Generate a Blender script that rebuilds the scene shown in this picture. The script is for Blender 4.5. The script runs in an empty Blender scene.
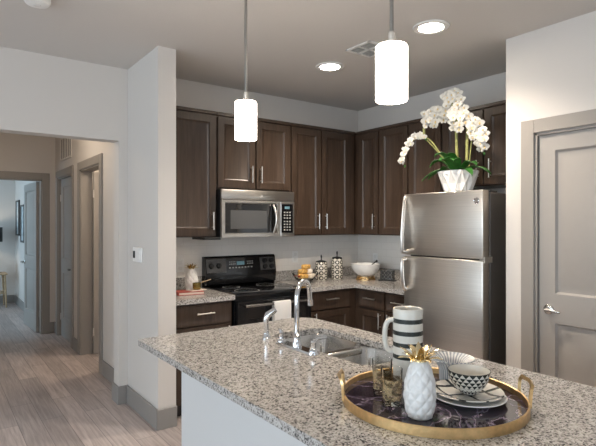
import bpy, bmesh, math, random
from mathutils import Vector, Matrix
random.seed(7)
PI = math.pi
S = bpy.context.scene
COL = S.collection

# ------------------------------------------------------------ camera, world, exposure
cam_d = bpy.data.cameras.new('camera'); cam = bpy.data.objects.new('camera', cam_d); COL.objects.link(cam)
cam_d.sensor_width = 36; cam_d.lens = 500.5 / 596 * 36; cam_d.clip_start = .05
cam.location = (-3.9254, -4.205, 1.4866)
cam.rotation_euler = (PI / 2, 0, -math.radians(36.185))
cam_d.shift_y = (224.15 - 223) / 596
S.camera = cam
S.view_settings.view_transform = 'Standard'; S.view_settings.look = 'None'
S.view_settings.exposure = 0.07; S.view_settings.gamma = 1; S.view_settings.use_curve_mapping = False
W = bpy.data.worlds.new('world'); S.world = W; W.use_nodes = True
W.node_tree.nodes['Background'].inputs[0].default_value = (.62, .78, 1, 1)
W.node_tree.nodes['Background'].inputs[1].default_value = 2.4

def area(name, loc, rot, sx, sy, power, col, portal=False):
    l = bpy.data.lights.new(name, 'AREA'); l.shape = 'RECTANGLE'; l.size = sx; l.size_y = sy; l.energy = power; l.color = col
    o = bpy.data.objects.new(name, l); COL.objects.link(o); o.location = loc; o.rotation_euler = rot
    if portal: l.cycles.is_portal = True
    return o
# daylight standing just outside each window of the living side of the room
for y in (-1.6, -4.0, -6.4):
    area('window_daylight', (-8.2, y, 1.5), (0, -PI / 2, 0), 2.0, 1.9, 76, (.80, .91, 1))
for x in (-6.2, -3.2):
    area('window_daylight', (x, -8.2, 1.5), (PI / 2, 0, 0), 2.2, 2.0, 15, (1, .95, .88))
area('bedroom_daylight', (-5.75, 5.0, 1.45), (0, -PI / 2, 0), 1.5, 1.6, 62, (.52, .78, 1))

# ------------------------------------------------------------ mesh builder
class MB:
    def __init__(s, M=None): s.bm = bmesh.new(); s.M = M or Matrix()
    def _fin(s, vs, mi, fs=None):
        if mi:
            for f in (fs if fs is not None else {f for v in vs for f in v.link_faces}): f.material_index = mi
    def box(s, x0, x1, y0, y1, z0, z1, bev=0, mi=0, seg=1, M=None):
        r = bmesh.ops.create_cube(s.bm, size=1)
        vs = r['verts']
        T = Matrix.Translation(((x0 + x1) / 2, (y0 + y1) / 2, (z0 + z1) / 2)) @ Matrix.Diagonal((abs(x1 - x0), abs(y1 - y0), abs(z1 - z0), 1))
        bmesh.ops.transform(s.bm, matrix=T, verts=vs)
        fs = {f for v in vs for f in v.link_faces}
        for f in fs: f.material_index = mi
        if bev:
            es = list({e for v in vs for e in v.link_edges})
            r = bmesh.ops.bevel(s.bm, geom=es, offset=bev, segments=seg, profile=.5, affect='EDGES', material=-1)
            vs = list({v for v in vs if v.is_valid} | set(r['verts']))
        if M: bmesh.ops.transform(s.bm, matrix=M, verts=vs)
        return s
    def face(s, pts, mi=0):
        f = s.bm.faces.new([s.bm.verts.new(p) for p in pts]); f.material_index = mi; return f
    def lathe(s, prof, n=32, c=(0, 0, 0), mi=0, mis=None, M=None, wob=None):
        rings = []; allv = []
        for k, (r, z) in enumerate(prof):
            if r < 1e-5: ring = [s.bm.verts.new((c[0], c[1], c[2] + z))]
            else:
                ring = []
                for i in range(n):
                    a = 2 * PI * i / n; rr = r * (wob(a, z) if wob else 1)
                    ring.append(s.bm.verts.new((c[0] + rr * math.cos(a), c[1] + rr * math.sin(a), c[2] + z)))
            rings.append(ring); allv += ring
        for k in range(len(rings) - 1):
            A, B = rings[k], rings[k + 1]; m = mis[k] if mis else mi
            for i in range(n):
                j = (i + 1) % n
                if len(A) == 1 and len(B) == 1: continue
                if len(A) == 1: f = s.bm.faces.new((A[0], B[j], B[i]))
                elif len(B) == 1: f = s.bm.faces.new((A[i], A[j], B[0]))
                else: f = s.bm.faces.new((A[i], A[j], B[j], B[i]))
                f.material_index = m
        if M: bmesh.ops.transform(s.bm, matrix=M, verts=allv)
        return s
    def tube(s, pts, r, n=10, mi=0, cap=True, flat=None):
        pts = [Vector(p) for p in pts]; rs = r if isinstance(r, (list, tuple)) else [r] * len(pts)
        t0 = (pts[1] - pts[0]).normalized(); up = Vector((0, 0, 1)) if abs(t0.z) < .9 else Vector((1, 0, 0))
        u = t0.cross(up).normalized(); rings = []
        for k, p in enumerate(pts):
            t = (pts[min(k + 1, len(pts) - 1)] - pts[max(k - 1, 0)]).normalized()
            u = (u - t * u.dot(t)).normalized(); w = t.cross(u)
            rings.append([s.bm.verts.new(p + (u * math.cos(2 * PI * i / n) + w * math.sin(2 * PI * i / n) * (flat or 1)) * rs[k]) for i in range(n)])
        for A, B in zip(rings, rings[1:]):
            for i in range(n):
                j = (i + 1) % n; s.bm.faces.new((A[i], A[j], B[j], B[i])).material_index = mi
        if cap:
            s.bm.faces.new(rings[0][::-1]).material_index = mi; s.bm.faces.new(rings[-1]).material_index = mi
        return s
    def cyl(s, p0, p1, r, n=20, mi=0): return s.tube([p0, p1], r, n, mi)
    def slab(s, w, h, t, rects, steps, mi=0, x0=0, z0=0, yf=0, both=False):
        """panelled board: front face at y=yf (facing -y), thickness t; rects are recessed in (inset, depth) steps"""
        rects = [(q[0] + x0, q[1] + x0, q[2] + z0, q[3] + z0) for q in rects]
        def side(y, sgn):
            xs = sorted({x0, x0 + w} | {r[0] for r in rects} | {r[1] for r in rects})
            zs = sorted({z0, z0 + h} | {r[2] for r in rects} | {r[3] for r in rects})
            def q(p): s.face(p if sgn > 0 else p[::-1], mi)
            for a, b in zip(xs, xs[1:]):
                for c, d in zip(zs, zs[1:]):
                    mx, mz = (a + b) / 2, (c + d) / 2
                    if any(r[0] < mx < r[1] and r[2] < mz < r[3] for r in rects): continue
                    q([(a, y, c), (b, y, c), (b, y, d), (a, y, d)])
            for (a, b, c, d) in rects:
                yy = y
                for (ins, dep) in steps:
                    A, B, Cc, D = a + ins, b - ins, c + ins, d - ins; y2 = y + dep * sgn
                    o = [(a, yy, c), (b, yy, c), (b, yy, d), (a, yy, d)]; n_ = [(A, y2, Cc), (B, y2, Cc), (B, y2, D), (A, y2, D)]
                    for i in range(4): q([o[i], o[(i + 1) % 4], n_[(i + 1) % 4], n_[i]])
                    a, b, c, d, yy = A, B, Cc, D, y2
                q([(a, yy, c), (b, yy, c), (b, yy, d), (a, yy, d)])
        side(yf, 1); yb = yf + t
        if both: side(yb, -1)
        else: s.face([(x0 + w, yb, z0), (x0, yb, z0), (x0, yb, z0 + h), (x0 + w, yb, z0 + h)], mi)
        X, Z = x0 + w, z0 + h
        s.face([(x0, yb, z0), (x0, yf, z0), (x0, yf, Z), (x0, yb, Z)], mi); s.face([(X, yf, z0), (X, yb, z0), (X, yb, Z), (X, yf, Z)], mi)
        s.face([(x0, yb, z0), (X, yb, z0), (X, yf, z0), (x0, yf, z0)], mi); s.face([(x0, yf, Z), (X, yf, Z), (X, yb, Z), (x0, yb, Z)], mi)
        return s
    def build(s, name, mats, parent=None, smooth=35, loc=None, rz=0, weld=True):
        bm = s.bm
        if weld: bmesh.ops.remove_doubles(bm, verts=bm.verts, dist=1e-5)
        bm.normal_update()
        if smooth:
            lim = math.radians(smooth)
            for f in bm.faces: f.smooth = True
            for e in bm.edges:
                if len(e.link_faces) == 2:
                    if e.calc_face_angle(0) > lim: e.smooth = False
                else: e.smooth = False
        me = bpy.data.meshes.new(name); bm.to_mesh(me); bm.free()
        for m in (mats if isinstance(mats, (list, tuple)) else [mats]): me.materials.append(m)
        o = bpy.data.objects.new(name, me); COL.objects.link(o)
        if parent: o.parent = parent
        if loc: o.location = loc
        if rz: o.rotation_euler.z = rz
        return o
def tag(o, label, cat, group=None):
    o['label'] = label; o['category'] = cat
    if group: o['group'] = group
    return o
def thing(name, label, cat, loc=(0, 0, 0), rz=0, group=None):
    o = bpy.data.objects.new(name, None); COL.objects.link(o); o.location = loc; o.rotation_euler = (0, 0, rz)
    o.empty_display_size = .1
    return tag(o, label, cat, group)
def struct(o): o['kind'] = 'structure'; return o
def sbox(name, m, *bs, bev=0, parent=None):
    b = MB()
    for q in bs: b.box(*q, bev=bev)
    o = b.build(name, m, parent)
    return o if parent else struct(o)
KIDS = {}
def copy_tree(o, parent=None):
    c = o.copy(); COL.objects.link(c); c.parent = parent
    for ch in [k for k in bpy.data.objects if k.parent == o]: copy_tree(ch, c)
    return c

# ------------------------------------------------------------ materials
class NT:
    def __init__(s, name):
        s.m = bpy.data.materials.new(name); s.m.use_nodes = True; s.t = s.m.node_tree; s.b = s.t.nodes['Principled BSDF']
    def n(s, kind, **kw):
        nd = s.t.nodes.new('ShaderNode' + kind)
        for k, v in kw.items():
            if k.startswith('_'): setattr(nd, k[1:], v)
            else: nd.inputs[k.replace('_', ' ')].default_value = v
        return nd
    def l(s, a, ao, b, bi): s.t.links.new(a.outputs[ao], b.inputs[bi])
    def coord(s, sc=(1, 1, 1), rot=(0, 0, 0)):
        tc = s.n('TexCoord'); mp = s.n('Mapping'); mp.inputs['Scale'].default_value = sc; mp.inputs['Rotation'].default_value = rot
        s.l(tc, 'Object', mp, 'Vector'); return mp
    def ramp(s, stops):
        r = s.n('ValToRGB'); e = r.color_ramp.elements
        while len(e) > 1: e.remove(e[-1])
        e[0].position = stops[0][0]; e[0].color = (*stops[0][1], 1)
        for p, c in stops[1:]:
            k = e.new(p); k.color = (*c, 1)
        return r
    def mix(s, typ, fac=1): 
        m = s.n('Mix'); m.data_type = 'RGBA'; m.blend_type = typ; m.inputs[0].default_value = fac; return m
def plain(name, col, rough=.5, metal=0, spec=.5, bump=0, bs=80, var=.03, **kw):
    q = NT(name); b = q.b
    b.inputs['Roughness'].default_value = rough; b.inputs['Metallic'].default_value = metal
    b.inputs['Specular IOR Level'].default_value = spec
    mp = q.coord(); nz = q.n('TexNoise', Scale=bs, Detail=3.0); q.l(mp, 'Vector', nz, 'Vector')
    rp = q.ramp([(.3, tuple(max(0, c * (1 - var)) for c in col)), (.7, tuple(c * (1 + var) for c in col))])
    q.l(nz, 'Fac', rp, 'Fac'); q.l(rp, 'Color', b, 'Base Color')
    if bump:
        bp = q.n('Bump', Strength=bump, Distance=.002); q.l(nz, 'Fac', bp, 'Height'); q.l(bp, 'Normal', b, 'Normal')
    for k, v in kw.items(): b.inputs[k.replace('_', ' ')].default_value = v
    return q.m
def emis(name, col, st):
    q = NT(name); q.b.inputs['Base Color'].default_value = (*[min(1, c) for c in col], 1)
    q.b.inputs['Emission Color'].default_value = (*col, 1); q.b.inputs['Emission Strength'].default_value = st; q.b.inputs['Roughness'].default_value = .3
    return q.m
wall_m = plain('wall_paint', (.62, .585, .55), .85, bump=.12, bs=220, spec=.25, var=.01)
ceil_m = plain('ceiling_paint', (.62, .59, .56), .95, bump=.2, bs=150, spec=.1, var=.015)
trim_m = plain('trim_paint', (.29, .265, .24), .42, bs=20, var=.01)
base_m = plain('baseboard_paint', (.27, .255, .24), .45, bs=20, var=.01)
door_m = plain('door_paint', (.34, .315, .29), .38, bs=20, var=.01)
white_m = plain('white_plastic', (.82, .81, .79), .35, var=.01)
black_m = plain('black_enamel', (.008, .008, .009), .12, spec=.6)
blackp_m = plain('black_plastic', (.015, .015, .016), .45)
glassb_m = plain('black_glass', (.006, .006, .007), .04, spec=.7)
chrome_m = plain('chrome', (.72, .73, .75), .09, 1, var=.01)
nickel_m = plain('brushed_nickel', (.72, .70, .66), .38, 1, var=.03)
gold_m = plain('gold', (.74, .51, .25), .33, 1, bump=.3, bs=60, var=.12)
palegold_m = plain('pale_gold', (.80, .66, .40), .25, 1, var=.1)
ceramic_m = plain('white_ceramic', (.78, .77, .75), .18, spec=.6)
matte_white_m = plain('matte_white_ceramic', (.74, .73, .71), .5)
cream_m = plain('cream_ceramic', (.66, .63, .56), .25, var=.05, bs=30)
inkb_m = plain('black_glaze', (.02, .025, .022), .25, var=.3, bs=30)
leaf_m = plain('leaf_green', (.03, .12, .02), .4, bs=30, var=.4)
stem_m = plain('flower_stem', (.30, .30, .10), .5, bs=30, var=.25)
petal_m = plain('petal_white', (.62, .60, .55), .55, bs=60, var=.05)
throat_m = plain('petal_throat', (.65, .5, .25), .5)
towel_m = plain('towel_cloth', (.72, .71, .69), .95, bump=.5, bs=400)
wood_light_m = plain('light_wood', (.42, .30, .18), .5, bs=30, var=.15)
pastry_m = plain('pastry', (.62, .36, .10), .6, bs=60, var=.4)
cream_food_m = plain('icing', (.75, .66, .55), .5)
berry_m = plain('berry', (.28, .03, .02), .35)
red_m = plain('red_cover', (.36, .06, .04), .5)
paper_m = plain('paper', (.72, .62, .55), .7, var=.06, bs=300)
olive_m = plain('olive_gold', (.25, .19, .06), .25, .8, bs=80, var=.3)
blue_m = plain('display', (.12, .22, .26), .3, Emission_Color=(.3, .75, .9, 1), Emission_Strength=.05)
gasket_m = plain('gasket', (.03, .03, .032), .6)
fridge_side_m = plain('fridge_side_grey', (.11, .10, .09), .4, .3)
art_m = plain('art_print', (.45, .5, .52), .6, bs=12, var=.5)
tag_grey_m = plain('grey_mark', (.35, .35, .34), .4)

def cabinet_wood():
    q = NT('espresso_wood'); b = q.b
    mp = q.coord((9, 9, .8)); nz = q.n('TexNoise', Scale=4.0, Detail=7.0, Roughness=.6, Distortion=.5); q.l(mp, 'Vector', nz, 'Vector')
    mp2 = q.coord((60, 60, 1.5)); n2 = q.n('TexNoise', Scale=3.0, Detail=3.0); q.l(mp2, 'Vector', n2, 'Vector')
    rp = q.ramp([(.25, (.034, .021, .014)), (.55, (.056, .036, .025)), (.8, (.084, .054, .038))]); q.l(nz, 'Fac', rp, 'Fac')
    r2 = q.ramp([(.3, (.75, .75, .75)), (.7, (1.1, 1.1, 1.1))]); q.l(n2, 'Fac', r2, 'Fac')
    m = q.mix('MULTIPLY'); q.l(rp, 'Color', m, 6); q.l(r2, 'Color', m, 7); q.l(m, 2, b, 'Base Color')
    b.inputs['Roughness'].default_value = .30; b.inputs['Specular IOR Level'].default_value = .5
    return q.m
wood_m = cabinet_wood()
def granite():
    q = NT('speckled_granite'); b = q.b; mp = q.coord()
    v1 = q.n('TexVoronoi', Scale=215.0); q.l(mp, 'Vector', v1, 'Vector')
    sep = q.n('SeparateColor'); q.l(v1, 'Color', sep, 'Color')
    big = q.n('TexNoise', Scale=62.0, Detail=4.0, Roughness=.7); q.l(mp, 'Vector', big, 'Vector')
    add = q.n('Math'); add.operation = 'MULTIPLY_ADD'; add.inputs[1].default_value = .42
    q.l(sep, 0, add, 0); 
    sc = q.n('Math'); sc.operation = 'MULTIPLY'; sc.inputs[1].default_value = .85; q.l(big, 'Fac', sc, 0); q.l(sc, 0, add, 2)
    rp = q.ramp([(0, (.02, .02, .022)), (.43, (.035, .035, .038)), (.47, (.15, .14, .135)), (.53, (.26, .245, .23)), (.59, (.38, .355, .33)), (.72, (.50, .475, .445)), (1, (.62, .60, .57))])
    q.l(add, 0, rp, 'Fac')
    q.l(rp, 'Color', b, 'Base Color'); b.inputs['Roughness'].default_value = .12; b.inputs['Specular IOR Level'].default_value = .55
    return q.m
granite_m = granite()
def floor_mat():
    q = NT('wood_look_planks'); b = q.b
    mp = q.coord((1, 1, 1), (0, 0, PI / 2))
    br = q.n('TexBrick', Scale=1.0, Mortar_Size=.0022, Bias=0.0, Brick_Width=1.22, Row_Height=.155); br.offset = .37
    br.inputs['Color1'].default_value = (.80, .79, .79, 1); br.inputs['Color2'].default_value = (1.16, 1.13, 1.11, 1); br.inputs['Mortar'].default_value = (.45, .45, .45, 1)
    q.l(mp, 'Vector', br, 'Vector')
    m2 = q.coord((22, 1.1, 1)); nz = q.n('TexNoise', Scale=2.2, Detail=8.0, Roughness=.65, Distortion=.4); q.l(m2, 'Vector', nz, 'Vector')
    rp = q.ramp([(.25, (.29, .25, .238)), (.5, (.46, .405, .39)), (.75, (.62, .56, .54))]); q.l(nz, 'Fac', rp, 'Fac')
    m = q.mix('MULTIPLY'); q.l(rp, 'Color', m, 6); q.l(br, 'Color', m, 7); q.l(m, 2, b, 'Base Color')
    b.inputs['Roughness'].default_value = .38; b.inputs['Specular IOR Level'].default_value = .4
    bp = q.n('Bump', Strength=.15, Distance=.002); q.l(nz, 'Fac', bp, 'Height'); q.l(bp, 'Normal', b, 'Normal')
    return q.m
floor_m = floor_mat()
def steel(name, rot=0, col=(.66, .62, .57), rough=.30):
    q = NT(name); b = q.b
    mp = q.coord((1.5, 1.5, 260) if not rot else (260, 260, 1.5)); nz = q.n('TexNoise', Scale=1.5, Detail=3.0); q.l(mp, 'Vector', nz, 'Vector')
    rp = q.ramp([(.3, tuple(c * .9 for c in col)), (.7, tuple(c * 1.06 for c in col))]); q.l(nz, 'Fac', rp, 'Fac'); q.l(rp, 'Color', b, 'Base Color')
    b.inputs['Metallic'].default_value = 1; b.inputs['Roughness'].default_value = rough
    b.inputs['Anisotropic'].default_value = .3
    bp = q.n('Bump', Strength=.04, Distance=.001); q.l(nz, 'Fac', bp, 'Height'); q.l(bp, 'Normal', b, 'Normal')
    return q.m
steel_m = steel('stainless_steel'); sink_m = steel('sink_steel', 0, (.58, .56, .53), .18)
def tile():
    q = NT('subway_tile'); b = q.b
    tc = q.n('TexCoord'); sp = q.n('SeparateXYZ'); q.l(tc, 'Object', sp, 'Vector')
    ad = q.n('Math'); ad.operation = 'ADD'; q.l(sp, 'X', ad, 0); q.l(sp, 'Y', ad, 1)
    cb = q.n('CombineXYZ'); q.l(ad, 0, cb, 'X'); q.l(sp, 'Z', cb, 'Y')
    br = q.n('TexBrick', Scale=1.0, Mortar_Size=.0016, Brick_Width=.152, Row_Height=.076)
    br.inputs['Color1'].default_value = (.80, .77, .73, 1); br.inputs['Color2'].default_value = (.82, .79, .75, 1); br.inputs['Mortar'].default_value = (.72, .69, .65, 1)
    q.l(cb, 0, br, 'Vector'); q.l(br, 'Color', b, 'Base Color'); b.inputs['Roughness'].default_value = .15
    bp = q.n('Bump', Strength=.3, Distance=.001); bp.invert = True; q.l(br, 'Fac', bp, 'Height'); q.l(bp, 'Normal', b, 'Normal')
    return q.m
tile_m = tile()
def marble():
    q = NT('dark_purple_marble'); b = q.b; mp = q.coord()
    nz = q.n('TexNoise', Scale=5.0, Detail=4.0, Roughness=.55, Distortion=1.6); q.l(mp, 'Vector', nz, 'Vector')
    rp = q.ramp([(.30, (.012, .010, .014)), (.46, (.03, .022, .034)), (.500, (.12, .09, .13)), (.510, (.42, .36, .42)), (.518, (.05, .035, .055)), (.62, (.02, .016, .022)), (.70, (.10, .07, .12)), (.8, (.03, .02, .03))]); q.l(nz, 'Fac', rp, 'Fac')
    q.l(rp, 'Color', b, 'Base Color'); b.inputs['Roughness'].default_value = .06; return q.m
marble_m = marble()
def pattern(name, sc, dark=(.03, .025, .02), light=(.66, .62, .54), thr=.5):
    q = NT(name); b = q.b; mp = q.coord((sc, sc, sc))
    v = q.n('TexVoronoi', Scale=1.0, Randomness=.12); q.l(mp, 'Vector', v, 'Vector')
    mm = q.n('Math'); mm.operation = 'SINE'; mu = q.n('Math'); mu.operation = 'MULTIPLY'; mu.inputs[1].default_value = 17.0
    q.l(v, 'Distance', mu, 0); q.l(mu, 0, mm, 0)
    rp = q.ramp([(0, dark), (thr, dark), (thr + .04, light), (1, light)]); 
    ma = q.n('Math'); ma.operation = 'MULTIPLY_ADD'; ma.inputs[1].default_value = .5; ma.inputs[2].default_value = .5; q.l(mm, 0, ma, 0)
    q.l(ma, 0, rp, 'Fac'); q.l(rp, 'Color', b, 'Base Color'); b.inputs['Roughness'].default_value = .25
    return q.m
def ring_pattern():
    q = NT('canister_pattern'); b = q.b; tc = q.n('TexCoord'); sp = q.n('SeparateXYZ'); q.l(tc, 'Object', sp, 'Vector')
    def M_(op, a, c=None, d=None):
        m = q.n('Math'); m.operation = op
        for k, v in enumerate((a, c, d)):
            if v is None: continue
            if isinstance(v, (int, float)): m.inputs[k].default_value = v
            else: q.t.links.new(v, m.inputs[k])
        return m.outputs[0]
    th = M_('ARCTAN2', sp.outputs[1], sp.outputs[0])
    u = M_('SUBTRACT', M_('FRACT', M_('MULTIPLY', th, 7 / (2 * PI))), .5); v = M_('SUBTRACT', M_('FRACT', M_('MULTIPLY', sp.outputs[2], 1 / .05)), .5)
    d = M_('SQRT', M_('ADD', M_('MULTIPLY', u, u), M_('MULTIPLY', v, v)))
    w = M_('SINE', M_('MULTIPLY', d, 14.0)); g = M_('LESS_THAN', w, -.1)
    r = q.ramp([(0, (.66, .62, .54)), (1, (.03, .025, .02))]); q.t.links.new(g, r.inputs[0]); q.l(r, 'Color', b, 'Base Color'); b.inputs['Roughness'].default_value = .25
    return q.m
canister_m = ring_pattern(); zig_m = pattern('dark_box_pattern', 26, (.010, .009, .008), (.22, .21, .19), .95)
def glass(name, col=(1, 1, 1), rough=.02):
    q = NT(name); b = q.b; b.inputs['Transmission Weight'].default_value = 1; b.inputs['Base Color'].default_value = (*col, 1)
    b.inputs['Roughness'].default_value = rough; b.inputs['IOR'].default_value = 1.45; return q.m
def thin_glass():
    q = NT('clear_glass'); t = q.t; t.nodes.remove(q.b); out = [n for n in t.nodes if n.type == 'OUTPUT_MATERIAL'][0]
    tr_ = q.n('BsdfTransparent'); tr_.inputs[0].default_value = (.95, .95, .94, 1); gl = q.n('BsdfGlossy'); gl.inputs['Roughness'].default_value = .03
    lw = q.n('LayerWeight', Blend=.1); mx = q.n('MixShader'); q.l(lw, 'Fresnel', mx, 0); q.l(tr_, 0, mx, 1); q.l(gl, 0, mx, 2); q.l(mx, 0, out, 0); return q.m
glass_m = thin_glass()
def goldfleck():
    q = NT('gold_patterned_glass'); b = q.b; b.inputs['Metallic'].default_value = .35; b.inputs['Roughness'].default_value = .2; b.inputs['Base Color'].default_value = (.80, .62, .36, 1)
    mp = q.coord((30, 30, 45)); v = q.n('TexNoise', Scale=1.6, Detail=2.0); q.l(mp, 'Vector', v, 'Vector')
    r = q.ramp([(.47, (.10, .10, .10)), (.53, (.4, .4, .4))]); q.l(v, 'Fac', r, 'Fac'); q.l(r, 'Color', b, 'Alpha'); return q.m
goldglass_m = goldfleck()
def stripes_plate():
    q = NT('brushed_stripe_glaze'); b = q.b; mp = q.coord((1, 1, 1), (0, 0, .35))
    nz = q.n('TexNoise', Scale=14.0, Detail=3.0); q.l(mp, 'Vector', nz, 'Vector')
    sp = q.n('SeparateXYZ'); q.l(mp, 'Vector', sp, 'Vector'); outs = []
    for ax, fr in (('X', 15.0), ('Y', 13.0)):
        ma = q.n('Math'); ma.operation = 'MULTIPLY_ADD'; ma.inputs[1].default_value = fr; q.l(sp, ax, ma, 0)
        nn = q.n('Math'); nn.operation = 'MULTIPLY'; nn.inputs[1].default_value = .35; q.l(nz, 'Fac', nn, 0); q.l(nn, 0, ma, 2)
        fr_ = q.n('Math'); fr_.operation = 'FRACT'; q.l(ma, 0, fr_, 0)
        lt = q.n('Math'); lt.operation = 'LESS_THAN'; lt.inputs[1].default_value = .17; q.l(fr_, 0, lt, 0); outs.append(lt)
    mx = q.n('Math'); mx.operation = 'MAXIMUM'; q.l(outs[0], 0, mx, 0); q.l(outs[1], 0, mx, 1)
    r = q.ramp([(0, (.68, .65, .59)), (1, (.03, .033, .03))]); q.l(mx, 0, r, 'Fac'); q.l(r, 'Color', b, 'Base Color'); b.inputs['Roughness'].default_value = .2
    return q.m
plate_m = stripes_plate()
shade_m = emis('lit_opal_glass', (1, .90, .77), 24.0)
bulb_m = emis('lit_diffuser', (1, .90, .76), 90.0)

# ------------------------------------------------------------ the room
CE = 2.776
XW0, XW1 = -2.607, -2.47      # partition beside the kitchen
struct(sbox('floor', floor_m, (-8.1, .2, -8.1, 6.8, -.1, 0)))
struct(sbox('ceiling', ceil_m, (-8.1, .2, -8.1, 6.8, CE, CE + .1)))
sbox('wall_back', wall_m, (-2.68, .12, 0, .14, 0, CE), (-4.2, -2.68, 0, .14, 2.175, CE), (-8.1, -4.2, 0, .14, 0, CE))
sbox('wall_partition', wall_m, (XW0, XW1, -.69, 0, 0, CE))
sbox('wall_right', wall_m, (0, .12, -2.242, 0, 0, CE))
# pantry wall with door opening (x = -.69)
PY0, PY1 = -2.45, -3.30
sbox('wall_pantry', wall_m, (-.69, 0, -2.36, -2.242, 0, CE), (-.69, -.57, PY0, -2.36, 0, CE), (-.69, -.57, PY1, PY0, 2.09, CE), (-.69, -.57, -8.1, PY1, 0, CE))
# window walls behind and left of the camera
def winwall(name, axis, pos, lo, hi, wins):
    b = MB(); t = .12; s = -1 if pos < 0 else 1
    def bx(a0, a1, z0, z1):
        if a1 - a0 < 1e-4: return
        if axis == 'x': b.box(pos - t, pos, a0, a1, z0, z1)
        else: b.box(a0, a1, pos - t, pos, z0, z1)
    cur = lo
    for (a, c, z0, z1) in wins:
        bx(cur, a, 0, CE); bx(a, c, 0, z0); bx(a, c, z1, CE); cur = c
    bx(cur, hi, 0, CE)
    return struct(b.build(name, wall_m))
WL = [(-7.4, -5.4, .6, 2.4), (-5.0, -3.0, .6, 2.4), (-2.6, -.6, .6, 2.4)]
WB = [(-7.3, -5.1, .6, 2.4), (-4.3, -2.1, .6, 2.4)]
winwall('wall_left', 'x', -8.0, -8.1, 0, WL); winwall('wall_front', 'y', -8.0, -8.0, -.57, WB)
k = 1
for (a, c, z0, z1) in WL:
    b = MB()
    for (p, q_) in ((a, a + .05), (c - .05, c), ((a + c) / 2 - .02, (a + c) / 2 + .02)): b.box(-8.08, -8.03, p, q_, z0, z1)
    b.box(-8.08, -8.03, a, c, z0, z0 + .05); b.box(-8.08, -8.03, a, c, z1 - .05, z1)
    w_ = struct(b.build('window_%d' % k, white_m)); MB().box(-8.058, -8.052, a, c, z0, z1).build('pane', glass_m, w_); k += 1
for (a, c, z0, z1) in WB:
    b = MB()
    for (p, q_) in ((a, a + .05), (c - .05, c), ((a + c) / 2 - .02, (a + c) / 2 + .02)): b.box(p, q_, -8.08, -8.03, z0, z1)
    b.box(a, c, -8.08, -8.03, z0, z0 + .05); b.box(a, c, -8.08, -8.03, z1 - .05, z1)
    w_ = struct(b.build('window_%d' % k, white_m)); MB().box(a, c, -8.058, -8.052, z0, z1).build('pane', glass_m, w_); k += 1
MB_ = struct(MB().box(-5.56, -5.54, 4.2, 5.8, .6, .66).box(-5.56, -5.54, 4.2, 5.8, 2.24, 2.3).build('window_%d' % k, white_m)); MB().box(-5.553, -5.547, 4.2, 5.8, .66, 2.24).build('pane', glass_m, MB_)
# hallway
HX = -2.56; HT = .12
D1a, D1b, D2a, D2b, DH = 1.02, 1.845, 2.27, 3.09, 2.10
HE = 3.30
sbox('wall_hall_right', wall_m, (HX, HX + HT, .14, D1a, 0, CE), (HX, HX + HT, D1a, D1b, DH, CE), (HX, HX + HT, D1b, D2a, 0, CE), (HX, HX + HT, D2a, D2b, DH, CE), (HX, HX + HT, D2b, HE, 0, CE))
sbox('wall_hall_left', wall_m, (-4.32, -4.2, .14, HE, 0, CE))
FX0, FX1 = -3.57, -2.722
sbox('wall_hall_end', wall_m, (FX1, HX + HT, HE, HE + .12, 0, CE), (FX0, FX1, HE, HE + .12, 2.085, CE), (-4.32, FX0, HE, HE + .12, 0, CE))
sbox('wall_bedroom_right', wall_m, (-2.65, -2.53, HE + .12, 6.62, 0, CE))
sbox('wall_bedroom_back', wall_m, (-5.6, -2.53, 6.62, 6.74, 0, CE))
sbox('wall_bedroom_left', wall_m, (-5.6, -5.5, HE + .12, 4.2, 0, CE), (-5.6, -5.5, 5.8, 6.62, 0, CE), (-5.6, -5.5, 4.2, 5.8, 0, .6), (-5.6, -5.5, 4.2, 5.8, 2.3, CE))
sbox('wall_bedroom_front', wall_m, (-5.6, -4.32, HE, HE + .12, 0, CE))
# small rooms behind the hall doors
sbox('wall_bath_back', wall_m, (-.9, -.8, .14, 3.3, 0, CE)); sbox('wall_bath_divider', wall_m, (HX + HT, -.9, 2.02, 2.1, 0, CE))
# casings
def casing(name, frame, lo, hi, top, w=.09, t=.018):
    """frame(a,z,d)->world, a along the wall, d out of the wall"""
    b = MB()
    for (a0, a1, z0, z1) in ((lo - w, lo, 0, top + w), (hi, hi + w, 0, top + w), (lo, hi, top, top + w)):
        P0, P1 = frame(a0, z0, 0), frame(a1, z1, t)
        b.box(min(P0[0], P1[0]), max(P0[0], P1[0]), min(P0[1], P1[1]), max(P0[1], P1[1]), z0, z1, bev=.003)
    # jamb lining with door stop
    for (a0, a1, z0, z1) in ((lo, lo + .016, 0, top), (hi - .016, hi, 0, top), (lo, hi, top - .016, top)):
        P0, P1 = frame(a0, z0, -.12), frame(a1, z1, .004)
        b.box(min(P0[0], P1[0]), max(P0[0], P1[0]), min(P0[1], P1[1]), max(P0[1], P1[1]), z0, z1)
    return struct(b.build(name, trim_m))
casing('trim_1', lambda a, z, d: (-.69 - d, a), PY1, PY0, 2.09)
casing('trim_2', lambda a, z, d: (HX - d, a), D1a, D1b, DH)
casing('trim_3', lambda a, z, d: (HX - d, a), D2a, D2b, DH)
casing('trim_4', lambda a, z, d: (a, HE - d), FX0, FX1, 2.085)
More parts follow.
